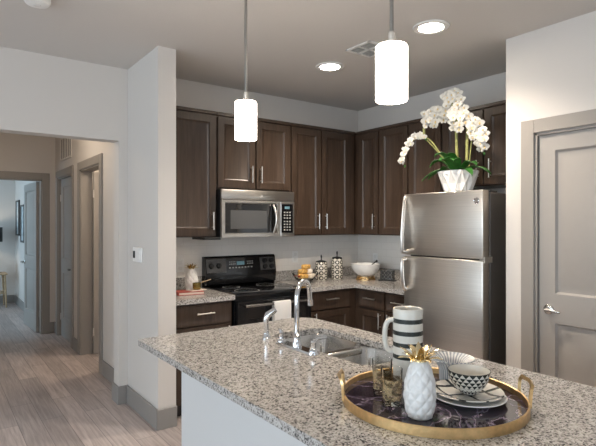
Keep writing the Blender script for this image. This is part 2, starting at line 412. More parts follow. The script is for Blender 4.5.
# baseboards
BH, BT = .15, .016
def bb(name, *bs): return sbox(name, base_m, *bs, bev=.004)
bb('baseboard_partition', (XW0 - BT, XW0, -.69 - BT, -.0, 0, BH), (XW0 - BT, XW1 + .004, -.69 - BT, -.69, 0, BH))
bb('baseboard_back', (-2.68 - BT, XW0 - BT, -BT, 0, 0, BH), (-2.68 - BT, -2.68, 0, .14 + BT, 0, BH), (-8.0, -4.2, -BT, 0, 0, BH))
bb('baseboard_hall_right', (HX - BT, HX, .14, D1a - .09, 0, BH), (HX - BT, HX, D1b + .09, D2a - .09, 0, BH), (HX - BT, HX, D2b + .09, HE, 0, BH))
bb('baseboard_hall_end', (FX1 + .09, HX - BT, HE - BT, HE, 0, BH), (-4.2, FX0 - .09, HE - BT, HE, 0, BH))
bb('baseboard_bedroom', (-2.65 - BT, -2.65, HE + .12, 6.62, 0, BH), (-5.5, -2.65, 6.62 - BT, 6.62, 0, BH))
bb('baseboard_pantry', (-.69 - BT, -.69, PY0 + .09, -2.245, 0, BH), (-.69 - BT, -.69, -8.0, PY1 - .09, 0, BH))

handle_m = plain('satin_chrome', (.50, .49, .47), .2, 1)
# doors (two-panel, painted)
def door(name, w, h, loc, rz, handle_side, panels=((.98, .92), (.1, .8)), lever=True):
    st = .105
    rects = [(st, w - st, .24, .24 + .60), (st, w - st, 1.03, h - .105)]
    b = MB().slab(w, h, .038, rects, [(.012, .016), (.016, .016), (.034, .004)], both=True)
    o = struct(b.build(name, door_m, loc=loc, rz=rz))
    hx = w - .065 if handle_side > 0 else .065; s = -1 if handle_side > 0 else 1
    for y, d in ((0, -1), (.038, 1)):
        g = MB()
        g.lathe([(0, 0), (.033, 0), (.033, .006), (.026, .012), (.012, .014), (.011, .045), (0, .045)], 24, M=Matrix.Translation((hx, y, .925)) @ Matrix.Rotation(PI / 2 * (1 if d < 0 else -1), 4, 'X'))
        g.tube([(hx, y + d * .046, .925), (hx + s * .03, y + d * .05, .926), (hx + s * .065, y + d * .046, .922), (hx + s * .092, y + d * .044, .919)], [.013, .0115, .010, .008], 12)
        g.build('door_handle', handle_m, o)
    for z in (.25, h - .25):
        MB().cyl((w + .004 if handle_side < 0 else -.004, -.004, z - .045), (w + .004 if handle_side < 0 else -.004, -.004, z + .045), .007, 10).build('hinge', nickel_m, o)
    return o
PW = (PY0 - PY1) - .04
# pantry door: face to -x, local x runs to -y
door('door_1', PW, 2.065, (-.675, PY0 - .02, .006), -PI / 2, -1)
# far closed hall door, facing -x; local x runs to -y
door('door_2', D2b - D2a - .036, 2.078, (HX + .03, D2b - .018, .006), -PI / 2, 1)
# near hall door stands open into the room behind
door('door_3', .78, 2.078, (HX + HT + .006, D1b - .058, .006), math.radians(3), 1)
# bedroom door opened away
door('door_4', .80, 2.06, (FX1 - .016, HE + .13, .006), math.radians(93), 1)

# hall air return grille
g = thing('air_return_grille', 'white slatted air return grille high on the hallway wall', 'vent', (HX, 2.60, 2.455), -PI / 2)
b = MB(); 
for q_ in ((-.31, .31, -.012, 0, .13, .155), (-.31, .31, -.012, 0, -.155, -.13), (-.31, -.285, -.012, 0, -.13, .13), (.285, .31, -.012, 0, -.13, .13)): b.box(*q_, bev=.002)
b.build('frame', wall_m, g)
b = MB()
for i in range(5): x = -.19 + i * .095; b.box(x - .012, x + .012, -.01, 0, -.13, .13)
b.build('slats', wall_m, g)
MB().box(-.285, .285, -.002, 0, -.13, .13).build('backing', gasket_m, g)

# wall plates
p = thing('wall_control_panel', 'white wall control plate with a dark switch on the partition beside the hallway', 'switch', (XW0, -.265, 1.245), -PI / 2)
MB().box(-.105, .105, -.012, 0, -.058, .058, bev=.004).build('plate', white_m, p)
MB().box(-.085, -.045, -.017, -.010, -.028, .028, bev=.002).build('dark_sensor', blackp_m, p)['label'] = 'dark sensor window'
MB().box(.015, .075, -.016, -.010, -.03, .03, bev=.002).build('rocker', white_m, p)
def outlet(loc, rz, label):
    p = thing('power_outlet', label, 'outlet', loc, rz)
    MB().box(-.036, .036, -.006, 0, -.058, .058, bev=.002).build('plate', white_m, p)
    b = MB()
    for z in (-.025, .025): b.box(-.017, .017, -.008, -.005, z - .016, z + .016, bev=.002)
    b.build('socket', matte_white_m, p)
outlet((-2.15, -.008, 1.12), 0, 'white power outlet on the backsplash left of the stove, above the ceramic pineapple')
outlet((-.895, -.008, 1.15), 0, 'white power outlet on the backsplash above the glass pastry bowl')
outlet((-.008, -.285, 1.11), -PI / 2, 'white power outlet on the side wall behind the big white bowl')
# tiled backsplashes
sbox('wall_tile_back', tile_m, (XW1, -.008, -.008, 0, .915, 1.40)); sbox('wall_tile_right', tile_m, (-.008, 0, -1.37, 0, .915, 1.40))

# ------------------------------------------------------------ cabinets
UT, UB = 2.448, 1.377
def pull(parent, x, z, vert=True, L=.15, y=-.0):
    b = MB(); r = .0055; o_ = .03
    if vert:
        b.cyl((x, y - o_, z - L / 2), (x, y - o_, z + L / 2), r, 10)
        for s in (-1, 1): b.cyl((x, y, z + s * L * .36), (x, y - o_, z + s * L * .36), r * .9, 8)
    else:
        b.cyl((x - L / 2, y - o_, z), (x + L / 2, y - o_, z), r, 10)
        for s in (-1, 1): b.cyl((x + s * L * .36, y, z), (x + s * L * .36, y - o_, z), r * .9, 8)
    return b.build('handle', nickel_m, parent)
STEPS = [(.004, .0), (.012, .008), (.0, .010)]
def cdoor(parent, x0, x1, z0, z1, yf, hx=None, hz=None, name='door', rail=.058):
    w, h = x1 - x0, z1 - z0
    if name == 'door': b = MB().slab(w, h, .02, [(rail, w - rail, rail, h - rail)], [(.003, .004), (.016, .012)])
    else: b = MB().slab(w, h, .02, [(.014, w - .014, .014, h - .014)], [(.006, .004)])
    d = b.build(name, wood_m, parent, loc=(x0, yf - .02, z0))
    if hx is not None: pull(d, hx - x0, hz - z0, name == 'door')
    return d
def upper(label, X0, X1, z0, doors, loc, rz, depth=.31, edge=True, z1=UT):
    """doors: list of (x0,x1,handle_x or None) in local x"""
    c = thing('wall_cabinet', label, 'cabinet', loc, rz)
    MB().box(X0, X1, -depth, -.0, z0, z1 - .0).build('cabinet_body', wood_m, c)
    for (a, b_, hx) in doors: cdoor(c, a, b_, z0 + .012, z1 - .035, -depth, hx, z0 + .012 + .125)
    # thin top moulding
    MB().box(X0, X1, -depth - .014, 0, z1 - .024, z1 + .006, bev=.003).build('crown_strip', wood_m, c)
    return c
Y0 = -.002
upper('tall dark wall cabinet left of the microwave', -2.466, -1.951, UB, [(-2.43, -1.962, -1.998)], (0, Y0, 0), 0)
upper('dark two-door wall cabinet above the microwave', -1.949, -1.177, 1.795, [(-1.94, -1.572, -1.612), (-1.555, -1.187, -1.515)], (0, Y0, 0), 0)
upper('tall dark two-door wall cabinet between the microwave and the corner', -1.175, -.345, UB, [(-1.165, -.81, -.85), (-.795, -.43, -.755)], (0, Y0, 0), 0)
R = lambda y: -y       # right wall: local x = -world y
upper('narrow dark wall cabinet at the corner on the side wall', .002, .655, UB, [(.36, .64, .595)], (Y0, 0, 0), -PI / 2)
upper('tall dark two-door wall cabinet behind the hanging orchid blooms', .657, 1.415, UB, [(.665, 1.025, .985), (1.045, 1.405, 1.085)], (Y0, 0, 0), -PI / 2)
upper('short dark wall cabinet over the refrigerator', 1.417, 2.236, 1.795, [(1.427, 1.82, 1.781), (1.837, 2.228, 1.894)], (Y0, 0, 0), -PI / 2)
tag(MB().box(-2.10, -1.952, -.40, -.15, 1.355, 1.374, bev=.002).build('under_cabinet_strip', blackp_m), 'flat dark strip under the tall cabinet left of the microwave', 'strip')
def basecab(label, X0, X1, fronts, loc, rz, ends=True):
    """fronts: list of (x0,x1,door handle x)"""
    c = thing('base_cabinet', label, 'cabinet', loc, rz)
    MB().box(X0, X1, -.59, -.0, .10, .874).build('cabinet_body', wood_m, c)
    MB().box(X0, X1, -.53, -.05, 0, .10).build('toe_kick', blackp_m, c)
    for (a, b_, hx) in fronts:
        m = (a + b_) / 2
        cdoor(c, a, b_, .70, .858, -.59, m, .79, 'drawer')
        cdoor(c, a, b_, .115, .685, -.59, hx, .60)
    return c
basecab('dark base cabinet under the counter left of the stove', -2.462, -1.955, [(-2.44, -1.965, -2.0)], (0, Y0, 0), 0)
basecab('dark base cabinet between the stove and the inner corner', -1.178, -.002, [(-1.155, -.675, -1.11)], (0, Y0, 0), 0)
basecab('dark base cabinet on the side wall next to the inner corner', .595, 1.005, [(.66, .995, .955)], (Y0, 0, 0), -PI / 2)
basecab('narrow dark base cabinet beside the refrigerator', 1.007, 1.36, [(1.017, 1.35, 1.06)], (Y0, 0, 0), -PI / 2)
# counters
def poly_slab(name, outer, holes, z0, z1, m, bev=.004):
    bm = bmesh.new(); es = []
    for loop in [outer] + holes:
        vs = [bm.verts.new((x, y, z1)) for x, y in loop]
        es += [bm.edges.new((vs[i], vs[(i + 1) % len(vs)])) for i in range(len(vs))]
    bmesh.ops.triangle_fill(bm, use_beauty=True, use_dissolve=False, edges=es)
    bmesh.ops.recalc_face_normals(bm, faces=bm.faces)
    if bm.faces[:] and bm.faces[:][0].normal.z < 0: bmesh.ops.reverse_faces(bm, faces=bm.faces)
    top = list(bm.faces)
    r = bmesh.ops.extrude_face_region(bm, geom=top)
    vs = [v for v in r['geom'] if isinstance(v, bmesh.types.BMVert)]
    for v in vs: v.co.z = z0
    bmesh.ops.recalc_face_normals(bm, faces=bm.faces)
    b = MB(); b.bm.free(); b.bm = bm
    return b.build(name, m)
def rrect(x0, x1, y0, y1, rr, n=6):
    """rr radii for corners (x0,y0),(x1,y0),(x1,y1),(x0,y1)"""
    pts = []
    for (cx, cy, sx, sy, a0, r) in ((x0, y0, 1, 1, PI, rr[0]), (x1, y0, -1, 1, 1.5 * PI, rr[1]), (x1, y1, -1, -1, 0, rr[2]), (x0, y1, 1, -1, .5 * PI, rr[3])):
        if r < 1e-4: pts.append((cx, cy)); continue
        for i in range(n + 1):
            a = a0 + PI / 2 * i / n; pts.append((cx + sx * r + r * math.cos(a), cy + sy * r + r * math.sin(a)))
    return pts
ZC = .914
tag(poly_slab('granite_countertop', [(-2.468, -.645), (-1.949, -.645), (-1.949, -.009), (-2.468, -.009)], [], .876, ZC, granite_m), 'speckled grey granite countertop left of the stove', 'countertop')
tag(poly_slab('granite_countertop', [(-1.184, -.645), (-.645, -.645), (-.645, -1.372), (-.009, -1.372), (-.009, -.009), (-1.184, -.009)], [], .876, ZC, granite_m), 'L-shaped speckled granite countertop running from the stove to the refrigerator', 'countertop')
tag(MB().box(-2.468, -1.949, -.03, -.009, ZC + .0005, ZC + .1, bev=.002).build('granite_upstand', granite_m), 'low granite upstand along the wall behind the ceramic pineapple', 'backsplash')
b = MB().box(-1.184, -.009, -.03, -.009, ZC + .0005, ZC + .1, bev=.002); b.box(-.03, -.009, -1.372, -.03, ZC + .0005, ZC + .1, bev=.002)
tag(b.build('granite_upstand', granite_m), 'low granite upstand behind the canisters turning the corner behind the white bowl', 'backsplash')

# ------------------------------------------------------------ island
IX0, IX1, IY0, IY1 = -3.10, -2.045, -4.6, -1.72
SX0, SX1, SY0, SY1 = -2.52, -2.18, -2.75, -2.035
isl = thing('kitchen_island', 'kitchen island base with a plain painted panel side under the granite top', 'island', (0, 0, 0))
b = MB().box(-2.881, -2.80, -4.55, -1.755, 0, .883); b.box(-2.80, -2.10, -4.55, -1.755, .0, .10)
b.box(-2.80, -2.10, -1.80, -1.755, .1, .883); b.box(-2.80, -2.10, -4.55, -4.5, .1, .883); b.box(-2.80, -2.105, -1.98, -1.80, .1, .883); b.box(-2.80, -2.105, -4.5, -2.83, .1, .883)
b.build('island_body', plain('island_panel_paint', (.62, .61, .60), .8, bump=.1, bs=200, spec=.25, var=.01), isl)
fr = MB().box(-2.115, -2.10, -4.5, -1.80, .1, .883).build('cabinet_face', wood_m, isl)
for i in range(6):
    y = -1.83 - i * .445
    d = MB().slab(.43, .72, .02, [(.058, .372, .058, .662)], [(.005, .003), (.014, .009)]).build('door', wood_m, isl, loc=(-2.08, y - .43, .13), rz=PI / 2)
    pull(d, .39 if i % 2 else .04, .6)
top = poly_slab('island_countertop', rrect(IX0, IX1, IY0, IY1, (.02, .02, .11, .018), 8), [rrect(SX0, SX1, SY0, SY1, (.07, .07, .07, .07), 6)[::-1]], .884, ZC, granite_m)
tag(top, 'large speckled granite island countertop with a cut-out for the sink', 'countertop')
# sink
sk = thing('kitchen_sink', 'double-bowl stainless steel sink set into the island countertop', 'sink', (0, 0, 0))
def bowl(y0, y1, dep):
    b = MB(); prev = None
    for (ins, z, r) in ((-.012, .8832, .08), (.002, .8832, .07), (.005, .878, .068), (.016, .70 + .03, .06), (.05, .70, .05), (.13, .695, .02)):
        ring = [b.bm.verts.new((x, y, z)) for x, y in rrect(SX0 + ins, SX1 - ins, y0 + ins, y1 - ins, (r,) * 4, 6)]
        if prev:
            for i in range(len(ring)): j = (i + 1) % len(ring); b.bm.faces.new((prev[i], prev[j], ring[j], ring[i]))
        prev = ring
    b.bm.faces.new(prev)
    o = b.build('bowl', sink_m, sk, smooth=50)
    cx, cy = (SX0 + SX1) / 2, (y0 + y1) / 2
    MB().lathe([(0, .004), (.03, .004), (.042, .006), (.045, .0)], 24, c=(cx, cy, .6955)).build('drain', chrome_m, o)
    return o
YM = -2.395
bowl(YM + .014, SY1, .2); bowl(SY0, YM - .014, .2)
MB().box(SX0 + .004, SX1 - .004, YM - .024, YM + .024, .85, .883, bev=.008, seg=3).build('divider', sink_m, sk)
# faucet
fx, fy = -2.567, -2.338
fa = thing('kitchen_faucet', 'chrome gooseneck faucet with two lever handles behind the sink', 'faucet', (fx, fy, ZC + .0005))
b = MB(); pts = rrect(-.027, .027, -.15, .15, (.026,) * 4, 8); lo = [b.bm.verts.new((x, y, 0)) for x, y in pts]; hi = [b.bm.verts.new((x * .93, y * .985, .009)) for x, y in pts]
for i in range(len(pts)): j = (i + 1) % len(pts); b.bm.faces.new((lo[i], lo[j], hi[j], hi[i]))
b.bm.faces.new(hi); b.build('base_plate', chrome_m, fa)
b = MB().lathe([(.024, .009), (.024, .02), (.019, .03), (.017, .055), (.019, .062), (.013, .07)], 24); 
ux, uy = .878, .473; pts = [(0, 0, .065), (0, 0, .15), (0, 0, .225)]
for i in range(1, 12):
    a = PI * i / 12 * .95; r = .073; d = r - r * math.cos(a); pts.append((ux * d, uy * d, .225 + .078 * math.sin(a)))
pts.append((ux * .152, uy * .152, .195))
b.tube(pts, .0115, 16); b.tube([(ux * .152, uy * .152, .205), (ux * .154, uy * .154, .175)], [.014, .0135], 16)
b.build('spout', chrome_m, fa)
for yy, dx in ((.125, (-.01, .012)), (-.125, (.075, .0))):
    b = MB().lathe([(.021, .009), (.020, .016), (.013, .024), (.012, .045), (.014, .052), (.011, .060), (0, .062)], 20, c=(0, yy, 0))
    b.tube([(0, yy, .052), (dx[0] * .3, yy + dx[1] * .3, .064), (dx[0], yy + dx[1], .062)], [.010, .0075, .0055], 10); b.build('handle', chrome_m, fa)
sp = thing('side_sprayer', 'chrome side sprayer standing left of the faucet on the island', 'sprayer', (-2.575, -2.092, ZC + .0005))
MB().lathe([(.024, 0), (.024, .006), (.018, .014), (.014, .03), (0, .03)], 24).build('collar', chrome_m, sp)
b = MB().tube([(0, 0, .028), (-.002, 0, .07), (-.004, 0, .095), (.006, -.003, .118), (.036, -.016, .140)], [.0125, .012, .0145, .0175, .0155], 16)
b.tube([(.036, -.016, .140), (.043, -.019, .145)], [.0155, .012], 14); b.build('spray_head', chrome_m, sp)

# ------------------------------------------------------------ range
RX0, RX1 = -1.944, -1.188; rc = (RX0 + RX1) / 2; hw = (RX1 - RX0) / 2
rg = thing('electric_range', 'black freestanding electric range with a glass cooktop and backguard', 'stove', (rc, -.012, 0))
MB().box(-hw, hw, -.62, -.002, .06, .90).build('oven_body', black_m, rg)
for sx in (-1, 1):
    for y in (-.57, -.06): MB().cyl((sx * (hw - .05), y, 0), (sx * (hw - .05), y, .06), .018, 12).build('foot', blackp_m, rg)
ct = MB().box(-hw, hw, -.655, -.05, .90, .922, bev=.006, seg=2).build('cooktop', glassb_m, rg)
for (x, y, r) in ((-.19, -.49, .105), (.19, -.49, .08), (-.19, -.21, .075), (.19, -.21, .10)):
    MB().lathe([(r - .003, .9225), (r, .9228), (r + .003, .9225)], 40, c=(x, y, 0)).build('burner_ring', tag_grey_m, ct)
# backguard, slightly leaning face
b = MB(); prof = [(-.05, .922), (-.075, .935), (-.085, 1.03), (-.06, 1.175), (-.045, 1.19), (-.004, 1.19), (-.004, .90)]
for sx in (0,):
    L = [b.bm.verts.new((-hw, y, z)) for y, z in prof]; Rr = [b.bm.verts.new((hw, y, z)) for y, z in prof]
    for i in range(len(prof)): j = (i + 1) % len(prof); b.bm.faces.new((L[i], L[j], Rr[j], Rr[i]))
    b.bm.faces.new(L[::-1]); b.bm.faces.new(Rr)
bg = b.build('backguard', black_m, rg)
tilt = Matrix.Translation((0, -.0735, 1.105)) @ Matrix.Rotation(-math.atan2(.025, .145), 4, 'X')
band_m = plain('dark_speckled_band', (.10, .10, .10), .3, .4, bs=300, var=.5)
for x0_, x1_ in ((-hw + .012, -.17), (.20, hw - .012)): o = MB().box(x0_, x1_, -.003, .001, -.062, .062).build('control_band', band_m, bg); o.matrix_local = tilt
b = MB().box(-.055, .025, -.004, .001, .0, .034); o = b.build('display', blue_m, bg); o.matrix_local = tilt
def button(x0_, x1_, z0_, z1_, par=bg, y0_=-.004, m=tag_grey_m):
    return MB().box(x0_, x1_, y0_, y0_ + .003, z0_, z1_).build('button', m, par)
for i in range(4):
    for j in range(2):
        for x_ in (-.135, .055): button(x_ + i * .018, x_ + .011 + i * .018, .006 + j * .02, .014 + j * .02).matrix_local = tilt
for i in range(8): button(-.14 + i * .033, -.123 + i * .033, -.03, -.018).matrix_local = tilt
for x in (-.32, -.245, .25, .325):
    for z in ((0,) if x < 0 else (-.028, .03)):
        b = MB().lathe([(.026, 0), (.024, .014), (.020, .024), (0, .024)], 24, M=Matrix.Translation((x, 0, z)) @ Matrix.Rotation(PI / 2, 4, 'X'))
        b.box(x - .004, x + .004, -.032, -.02, z - .02, z + .02)
        o = b.build('knob', blackp_m, bg); o.matrix_local = tilt
b = MB().slab(2 * hw - .01, .60, .035, [(.10, 2 * hw - .11, .12, .46)], [(.006, .004)], x0=-hw + .005, z0=.255, yf=-.657)
od = b.build('oven_door', black_m, rg)
MB().box(-hw + .11, hw - .11, -.655, -.651, .385, .705).build('window', glassb_m, od)
b = MB().cyl((-hw + .05, -.705, .825), (hw - .05, -.705, .825), .012, 14)
for x in (-hw + .07, hw - .07): b.box(x - .012, x + .012, -.70, -.656, .815, .835, bev=.003)
b.build('handle', nickel_m if False else plain('dark_chrome', (.28, .27, .26), .25, 1), od)
MB().box(-hw + .005, hw - .005, -.652, -.62, .07, .245, bev=.004).build('storage_drawer', black_m, rg)
# towel on the oven handle
b = MB(); tw0, tw1 = -1.628, -1.46; yb = -.717; n = 10
def cloth_y(x, z): return .004 * math.sin((x - tw0) * 60) * (1 - (z - .62) / .25)
rows = [(-.735, z) for z in (.62, .66, .70, .74, .78, .815)] + [(-.731, .838), (-.717, .842), (-.704, .838)] + [(-.699, z) for z in (.81, .76, .70, .67)]
vs = [[b.bm.verts.new((tw0 + (tw1 - tw0) * i / n, y + (cloth_y(tw0 + (tw1 - tw0) * i / n, z) if k < 5 else 0), z)) for i in range(n + 1)] for k, (y, z) in enumerate(rows)]
for k in range(len(rows) - 1):
    for i in range(n): b.bm.faces.new((vs[k][i], vs[k][i + 1], vs[k + 1][i + 1], vs[k + 1][i]))
tw = b.build('dish_towel', towel_m, smooth=60); tag(tw, 'white dish towel hanging over the oven door handle', 'towel')
sm = tw.modifiers.new('thickness', 'SOLIDIFY'); sm.thickness = .003; sm.offset = 0
b = MB().lathe([(0, -.014), (.009, -.010), (.013, 0), (.010, .012), (0, .018)], 12, c=(-1.56, -.7395, .662), M=Matrix.Translation((0, -.7395, 0)) @ Matrix.Diagonal((1, .12, 1, 1)) @ Matrix.Translation((0, .7395, 0)))
for i in range(5):
    a = PI / 2 + (i - 2) * .45; b.tube([(-1.56, -.7395, .678), (-1.56 + .017 * math.cos(a), -.7395, .678 + .017 * math.sin(a))], [.003, .001], 5)
b.build('printed_motif', blackp_m, tw)['label'] = 'small black pineapple motif'

# ------------------------------------------------------------ microwave
MX0, MX1, MZ0, MZ1 = -1.946, -1.190, 1.372, 1.785
mc = (MX0 + MX1) / 2; mh = (MX1 - MX0) / 2
mw = thing('microwave_oven', 'stainless over-the-range microwave with a black door window', 'microwave', (mc, -.012, MZ0))
H = MZ1 - MZ0
MB().box(-mh, mh, -.365, -.002, .0, H).build('microwave_body', blackp_m, mw)
b = MB().box(-mh, mh, -.395, -.366, .325, H, bev=.004, seg=2)
top_ = b.build('vent_band', steel_m, mw)
MB().lathe([(0, .0015), (.011, .0015), (.012, 0)], 24, M=Matrix.Translation((.02, -.395, .36)) @ Matrix.Rotation(PI / 2, 4, 'X')).build('badge', tag_grey_m, top_)
b = MB().slab(.60, .32, .029, [(.028, .565, .030, .300)], [(.004, .006)], x0=-mh, z0=.002, yf=-.396)
md = b.build('door', steel_m, mw)
MB().box(-mh + .034, -mh + .559, -.3925, -.389, .038, .296).build('door_glass', glassb_m, md)
MB().box(-mh + .085, -mh + .455, -.3935, -.392, .075, .235).build('window_mesh', plain('mesh_grey', (.10, .10, .10), .25, .3, bs=500, var=.3), md)
pts = []
for i in range(9): t = i / 8; pts.append((-mh + .52 + .012 * math.sin(PI * t), -.40 - .034 * math.sin(PI * t), .03 + .26 * t))
MB().tube(pts, .011, 12).build('handle', steel_m, md)
cp = MB().box(-mh + .603, mh, -.396, -.366, .002, .322, bev=.002).build('control_panel', steel_m, mw)
MB().box(-mh + .612, mh - .02, -.398, -.395, .035, .30).build('keypad_glass', glassb_m, cp)
MB().box(-mh + .645, mh - .055, -.3988, -.3978, .255, .278).build('display', blue_m, cp)
for i in range(3):
    for j in range(7):
        z_ = .055 + j * .026 + (.006 if j > 3 else 0); button(-mh + .635 + i * .03, -mh + .652 + i * .03, z_, z_ + .012, cp, -.3990)
# ------------------------------------------------------------ refrigerator (local -y faces the room)
FW = .366
fg = thing('refrigerator', 'stainless steel top-freezer refrigerator with dark sides', 'refrigerator', (-.03, -1.752, 0), -PI / 2)
MB().box(-FW, FW, -.66, 0, .03, 1.715, bev=.004).build('refrigerator_body', fridge_side_m, fg)
MB().box(-FW + .006, FW - .006, -.672, -.66, .08, 1.715).build('gasket', gasket_m, fg)
def fdoor(z0, z1, name):
    b = MB().box(-FW, FW, -.75, -.672, z0, z1, bev=.006, seg=3)
    return b.build(name, steel_m, fg)
d1 = fdoor(1.237, 1.732, 'freezer_door'); d2 = fdoor(.085, 1.225, 'fresh_food_door')
MB().box(-FW + .01, FW - .01, -.70, -.66, .02, .078).build('base_grille', blackp_m, fg)
def fhandle(par, prof):
    b = MB().tube([(-FW + .024, -.748 - o_, z) for o_, z in prof], .0125, 12, flat=1.35); b.build('handle', steel_m, par)
fhandle(d1, [(0, 1.712), (.016, 1.703), (.026, 1.66), (.040, 1.54), (.050, 1.40), (.054, 1.29), (.050, 1.262), (0, 1.256)])
fhandle(d2, [(0, 1.205), (.050, 1.200), (.054, 1.17), (.050, 1.09), (.042, 1.01), (.030, .965), (0, .952)])
MB().lathe([(0, .003), (.013, .003), (.015, .005), (.019, .003), (.022, .005), (.024, 0)], 28, M=Matrix.Translation((FW - .048, -.7505, 1.655)) @ Matrix.Rotation(PI / 2, 4, 'X')).build('badge', chrome_m, d1)
b = MB().box(FW - .045, FW - .006, -.72, -.66, 1.2255, 1.2365); b.box(FW + .0, FW + .006, -.735, -.64, 1.21, 1.252); b.build('hinge', nickel_m, fg)
b = MB().box(FW - .07, FW - .005, -.655, -.56, 1.7155, 1.731, bev=.002); b.build('top_hinge_cover', blackp_m, fg)

# ------------------------------------------------------------ ceiling fittings
rod_m = plain('rod_metal', (.42, .41, .39), .3, 1)
def pendant(x, y, label):
    t = thing('pendant_lamp', label, 'lamp', (x, y, CE), 0, 'pendant lamps over the island')
    MB().lathe([(0, -.028), (.045, -.026), (.06, -.012), (.062, -.0005), (0, -.0005)], 32).build('canopy', nickel_m, t)
    MB().cyl((0, 0, -.60), (0, 0, -.026), .0075, 12).build('rod', rod_m, t)
    MB().lathe([(.0075, -.585), (.012, -.59), (.013, -.620), (.020, -.625), (.022, -.6375), (0, -.6375)], 24).build('socket_cap', nickel_m, t)
    MB().lathe([(0, -.638), (.054, -.638), (.058, -.643), (.058, -.835), (.056, -.839), (.053, -.839), (.052, -.835), (.052, -.66), (0, -.65)], 40).build('lamp_shade', shade_m, t)
    l = bpy.data.lights.new('pendant_bulb', 'POINT'); l.energy = 2; l.color = (1, .86, .72); l.shadow_soft_size = .05
    o = bpy.data.objects.new('pendant_bulb', l); COL.objects.link(o); o.location = (x, y, CE - .92)
    return t
pendant(-2.574, -1.886, 'white cylinder pendant lamp hanging over the far end of the island, near the sprayer')
pendant(-2.569, -2.930, 'white cylinder pendant lamp hanging over the island tray, the larger and nearer one')
def downlight(x, y, label):
    t = thing('recessed_light', label, 'ceiling light', (x, y, CE), 0)
    MB().lathe([(.112, 0), (.118, -.004), (.113, -.010), (.084, -.012), (.076, -.004)], 40).build('trim_ring', white_m, t)
    MB().lathe([(0, -.0065), (.050, -.0065), (.077, -.0045), (.077, -.001)], 32).build('diffuser', bulb_m, t)
    l = bpy.data.lights.new('downlight_beam', 'SPOT'); l.energy = 118; l.color = (1, .87, .73); l.spot_size = 2.4; l.spot_blend = .7; l.shadow_soft_size = .07
    o = bpy.data.objects.new('downlight_beam', l); COL.objects.link(o); o.location = (x, y, CE - .02)
    return t
downlight(-1.306, -1.065, 'round lit recessed ceiling light farther back, left of the ceiling vent')
downlight(-1.298, -2.082, 'round lit recessed ceiling light nearer the refrigerator, right of the big pendant')
# off-camera and hallway fixtures belonging to the same flat
def hall_light(x, y, e, c=(1, .84, .66)):
    l = bpy.data.lights.new('hall_ceiling_lamp', 'POINT'); l.energy = e; l.color = c; l.shadow_soft_size = .12
    o = bpy.data.objects.new('hall_ceiling_lamp', l); COL.objects.link(o); o.location = (x, y, 2.55)
hall_light(-3.3, 1.2, 16); hall_light(-1.7, 1.2, 34)
v = thing('ceiling_vent', 'square white ceiling vent with open louvres beside the big pendant', 'vent', (-1.33, -1.545, CE), 0)
b = MB(); a = .125
for q_ in ((-a, a, -a, -a + .022), (-a, a, a - .022, a), (-a, -a + .022, -a, a), (a - .022, a, -a, a)): b.box(q_[0], q_[1], q_[2], q_[3], -.009, 0, bev=.002)
b.box(-.01, .01, -a, a, -.009, 0); b.box(-a, a, -.01, .01, -.009, 0)
b.build('frame', white_m, v)
b = MB()
for i in range(7):
    x = -.096 + i * .032; b.box(x - .010, x + .010, -a + .02, a - .02, -.001, .0005, M=Matrix.Translation((x, 0, -.004)) @ Matrix.Rotation(.5, 4, 'Y') @ Matrix.Translation((-x, 0, 0)))
b.build('louvres', plain('vent_grey', (.30, .31, .30), .5), v)
MB().box(-a + .02, a - .02, -a + .02, a - .02, -.002, -.0005).build('duct_opening', plain('duct_dark', (.06, .065, .06), .6), v)
sd = thing('smoke_detector', 'round white smoke detector on the ceiling at the upper left', 'detector', (-3.44, -1.02, CE))
MB().lathe([(.07, 0), (.07, -.02), (.06, -.034), (.03, -.04), (0, -.04)], 36).build('housing', white_m, sd)
MB().lathe([(.02, -.040), (.018, -.043), (0, -.043)], 20).build('sensor', matte_white_m, sd)

# ------------------------------------------------------------ orchid on the refrigerator
ox, oy, oz = -.575, -1.765, 1.7165
orc = thing('potted_orchid', 'white orchid arrangement in a faceted white pot on top of the refrigerator', 'plant', (ox, oy, oz))
b = MB(); N = 12; H_ = .185
rings = []
for k, (r, z) in enumerate(((.098, 0), (.126, .085), (.160, H_), (.150, H_), (.146, H_ - .03))):
    rings.append([b.bm.verts.new((r * e * math.cos(a), r * e * math.sin(a), z)) for a, e in ((PI * i / N, 1 if k in (3, 4) or (i + k) % 2 else .86) for i in range(2 * N))])
for k in range(len(rings) - 1):
    A, B = rings[k], rings[k + 1]
    for i in range(2 * N):
        j = (i + 1) % (2 * N)
        if (i + k) % 2: b.bm.faces.new((A[i], A[j], B[j])); b.bm.faces.new((A[i], B[j], B[i]))
        else: b.bm.faces.new((A[i], A[j], B[i])); b.bm.faces.new((A[j], B[j], B[i]))
b.bm.faces.new(rings[0][::-1]); b.build('pot', matte_white_m, orc, smooth=5)
MB().lathe([(0, .165), (.1, .168), (.146, .158)], 24).build('moss', plain('moss', (.06, .07, .03), .9, bump=1, bs=90, var=.5), orc)
def leaf(a, L, w, droop, rise):
    b = MB(); n = 8; rows = []
    for i in range(n + 1):
        t = i / n; r = .03 + L * t; z = .165 + rise * math.sin(t * PI * .75) - droop * t * t; ww = w * math.sin(PI * min(1, t * .93 + .07)) ** .6
        c = Vector((r * math.cos(a), r * math.sin(a), z)); p = Vector((-math.sin(a), math.cos(a), 0))
        rows.append([b.bm.verts.new(c + p * ww + Vector((0, 0, .012))), b.bm.verts.new(c), b.bm.verts.new(c - p * ww + Vector((0, 0, .012)))])
    for A, B in zip(rows, rows[1:]):
        for i in range(2): b.bm.faces.new((A[i], A[i + 1], B[i + 1], B[i]))
    o = b.build('leaf', leaf_m, orc, smooth=60); s_ = o.modifiers.new('thickness', 'SOLIDIFY'); s_.thickness = .003
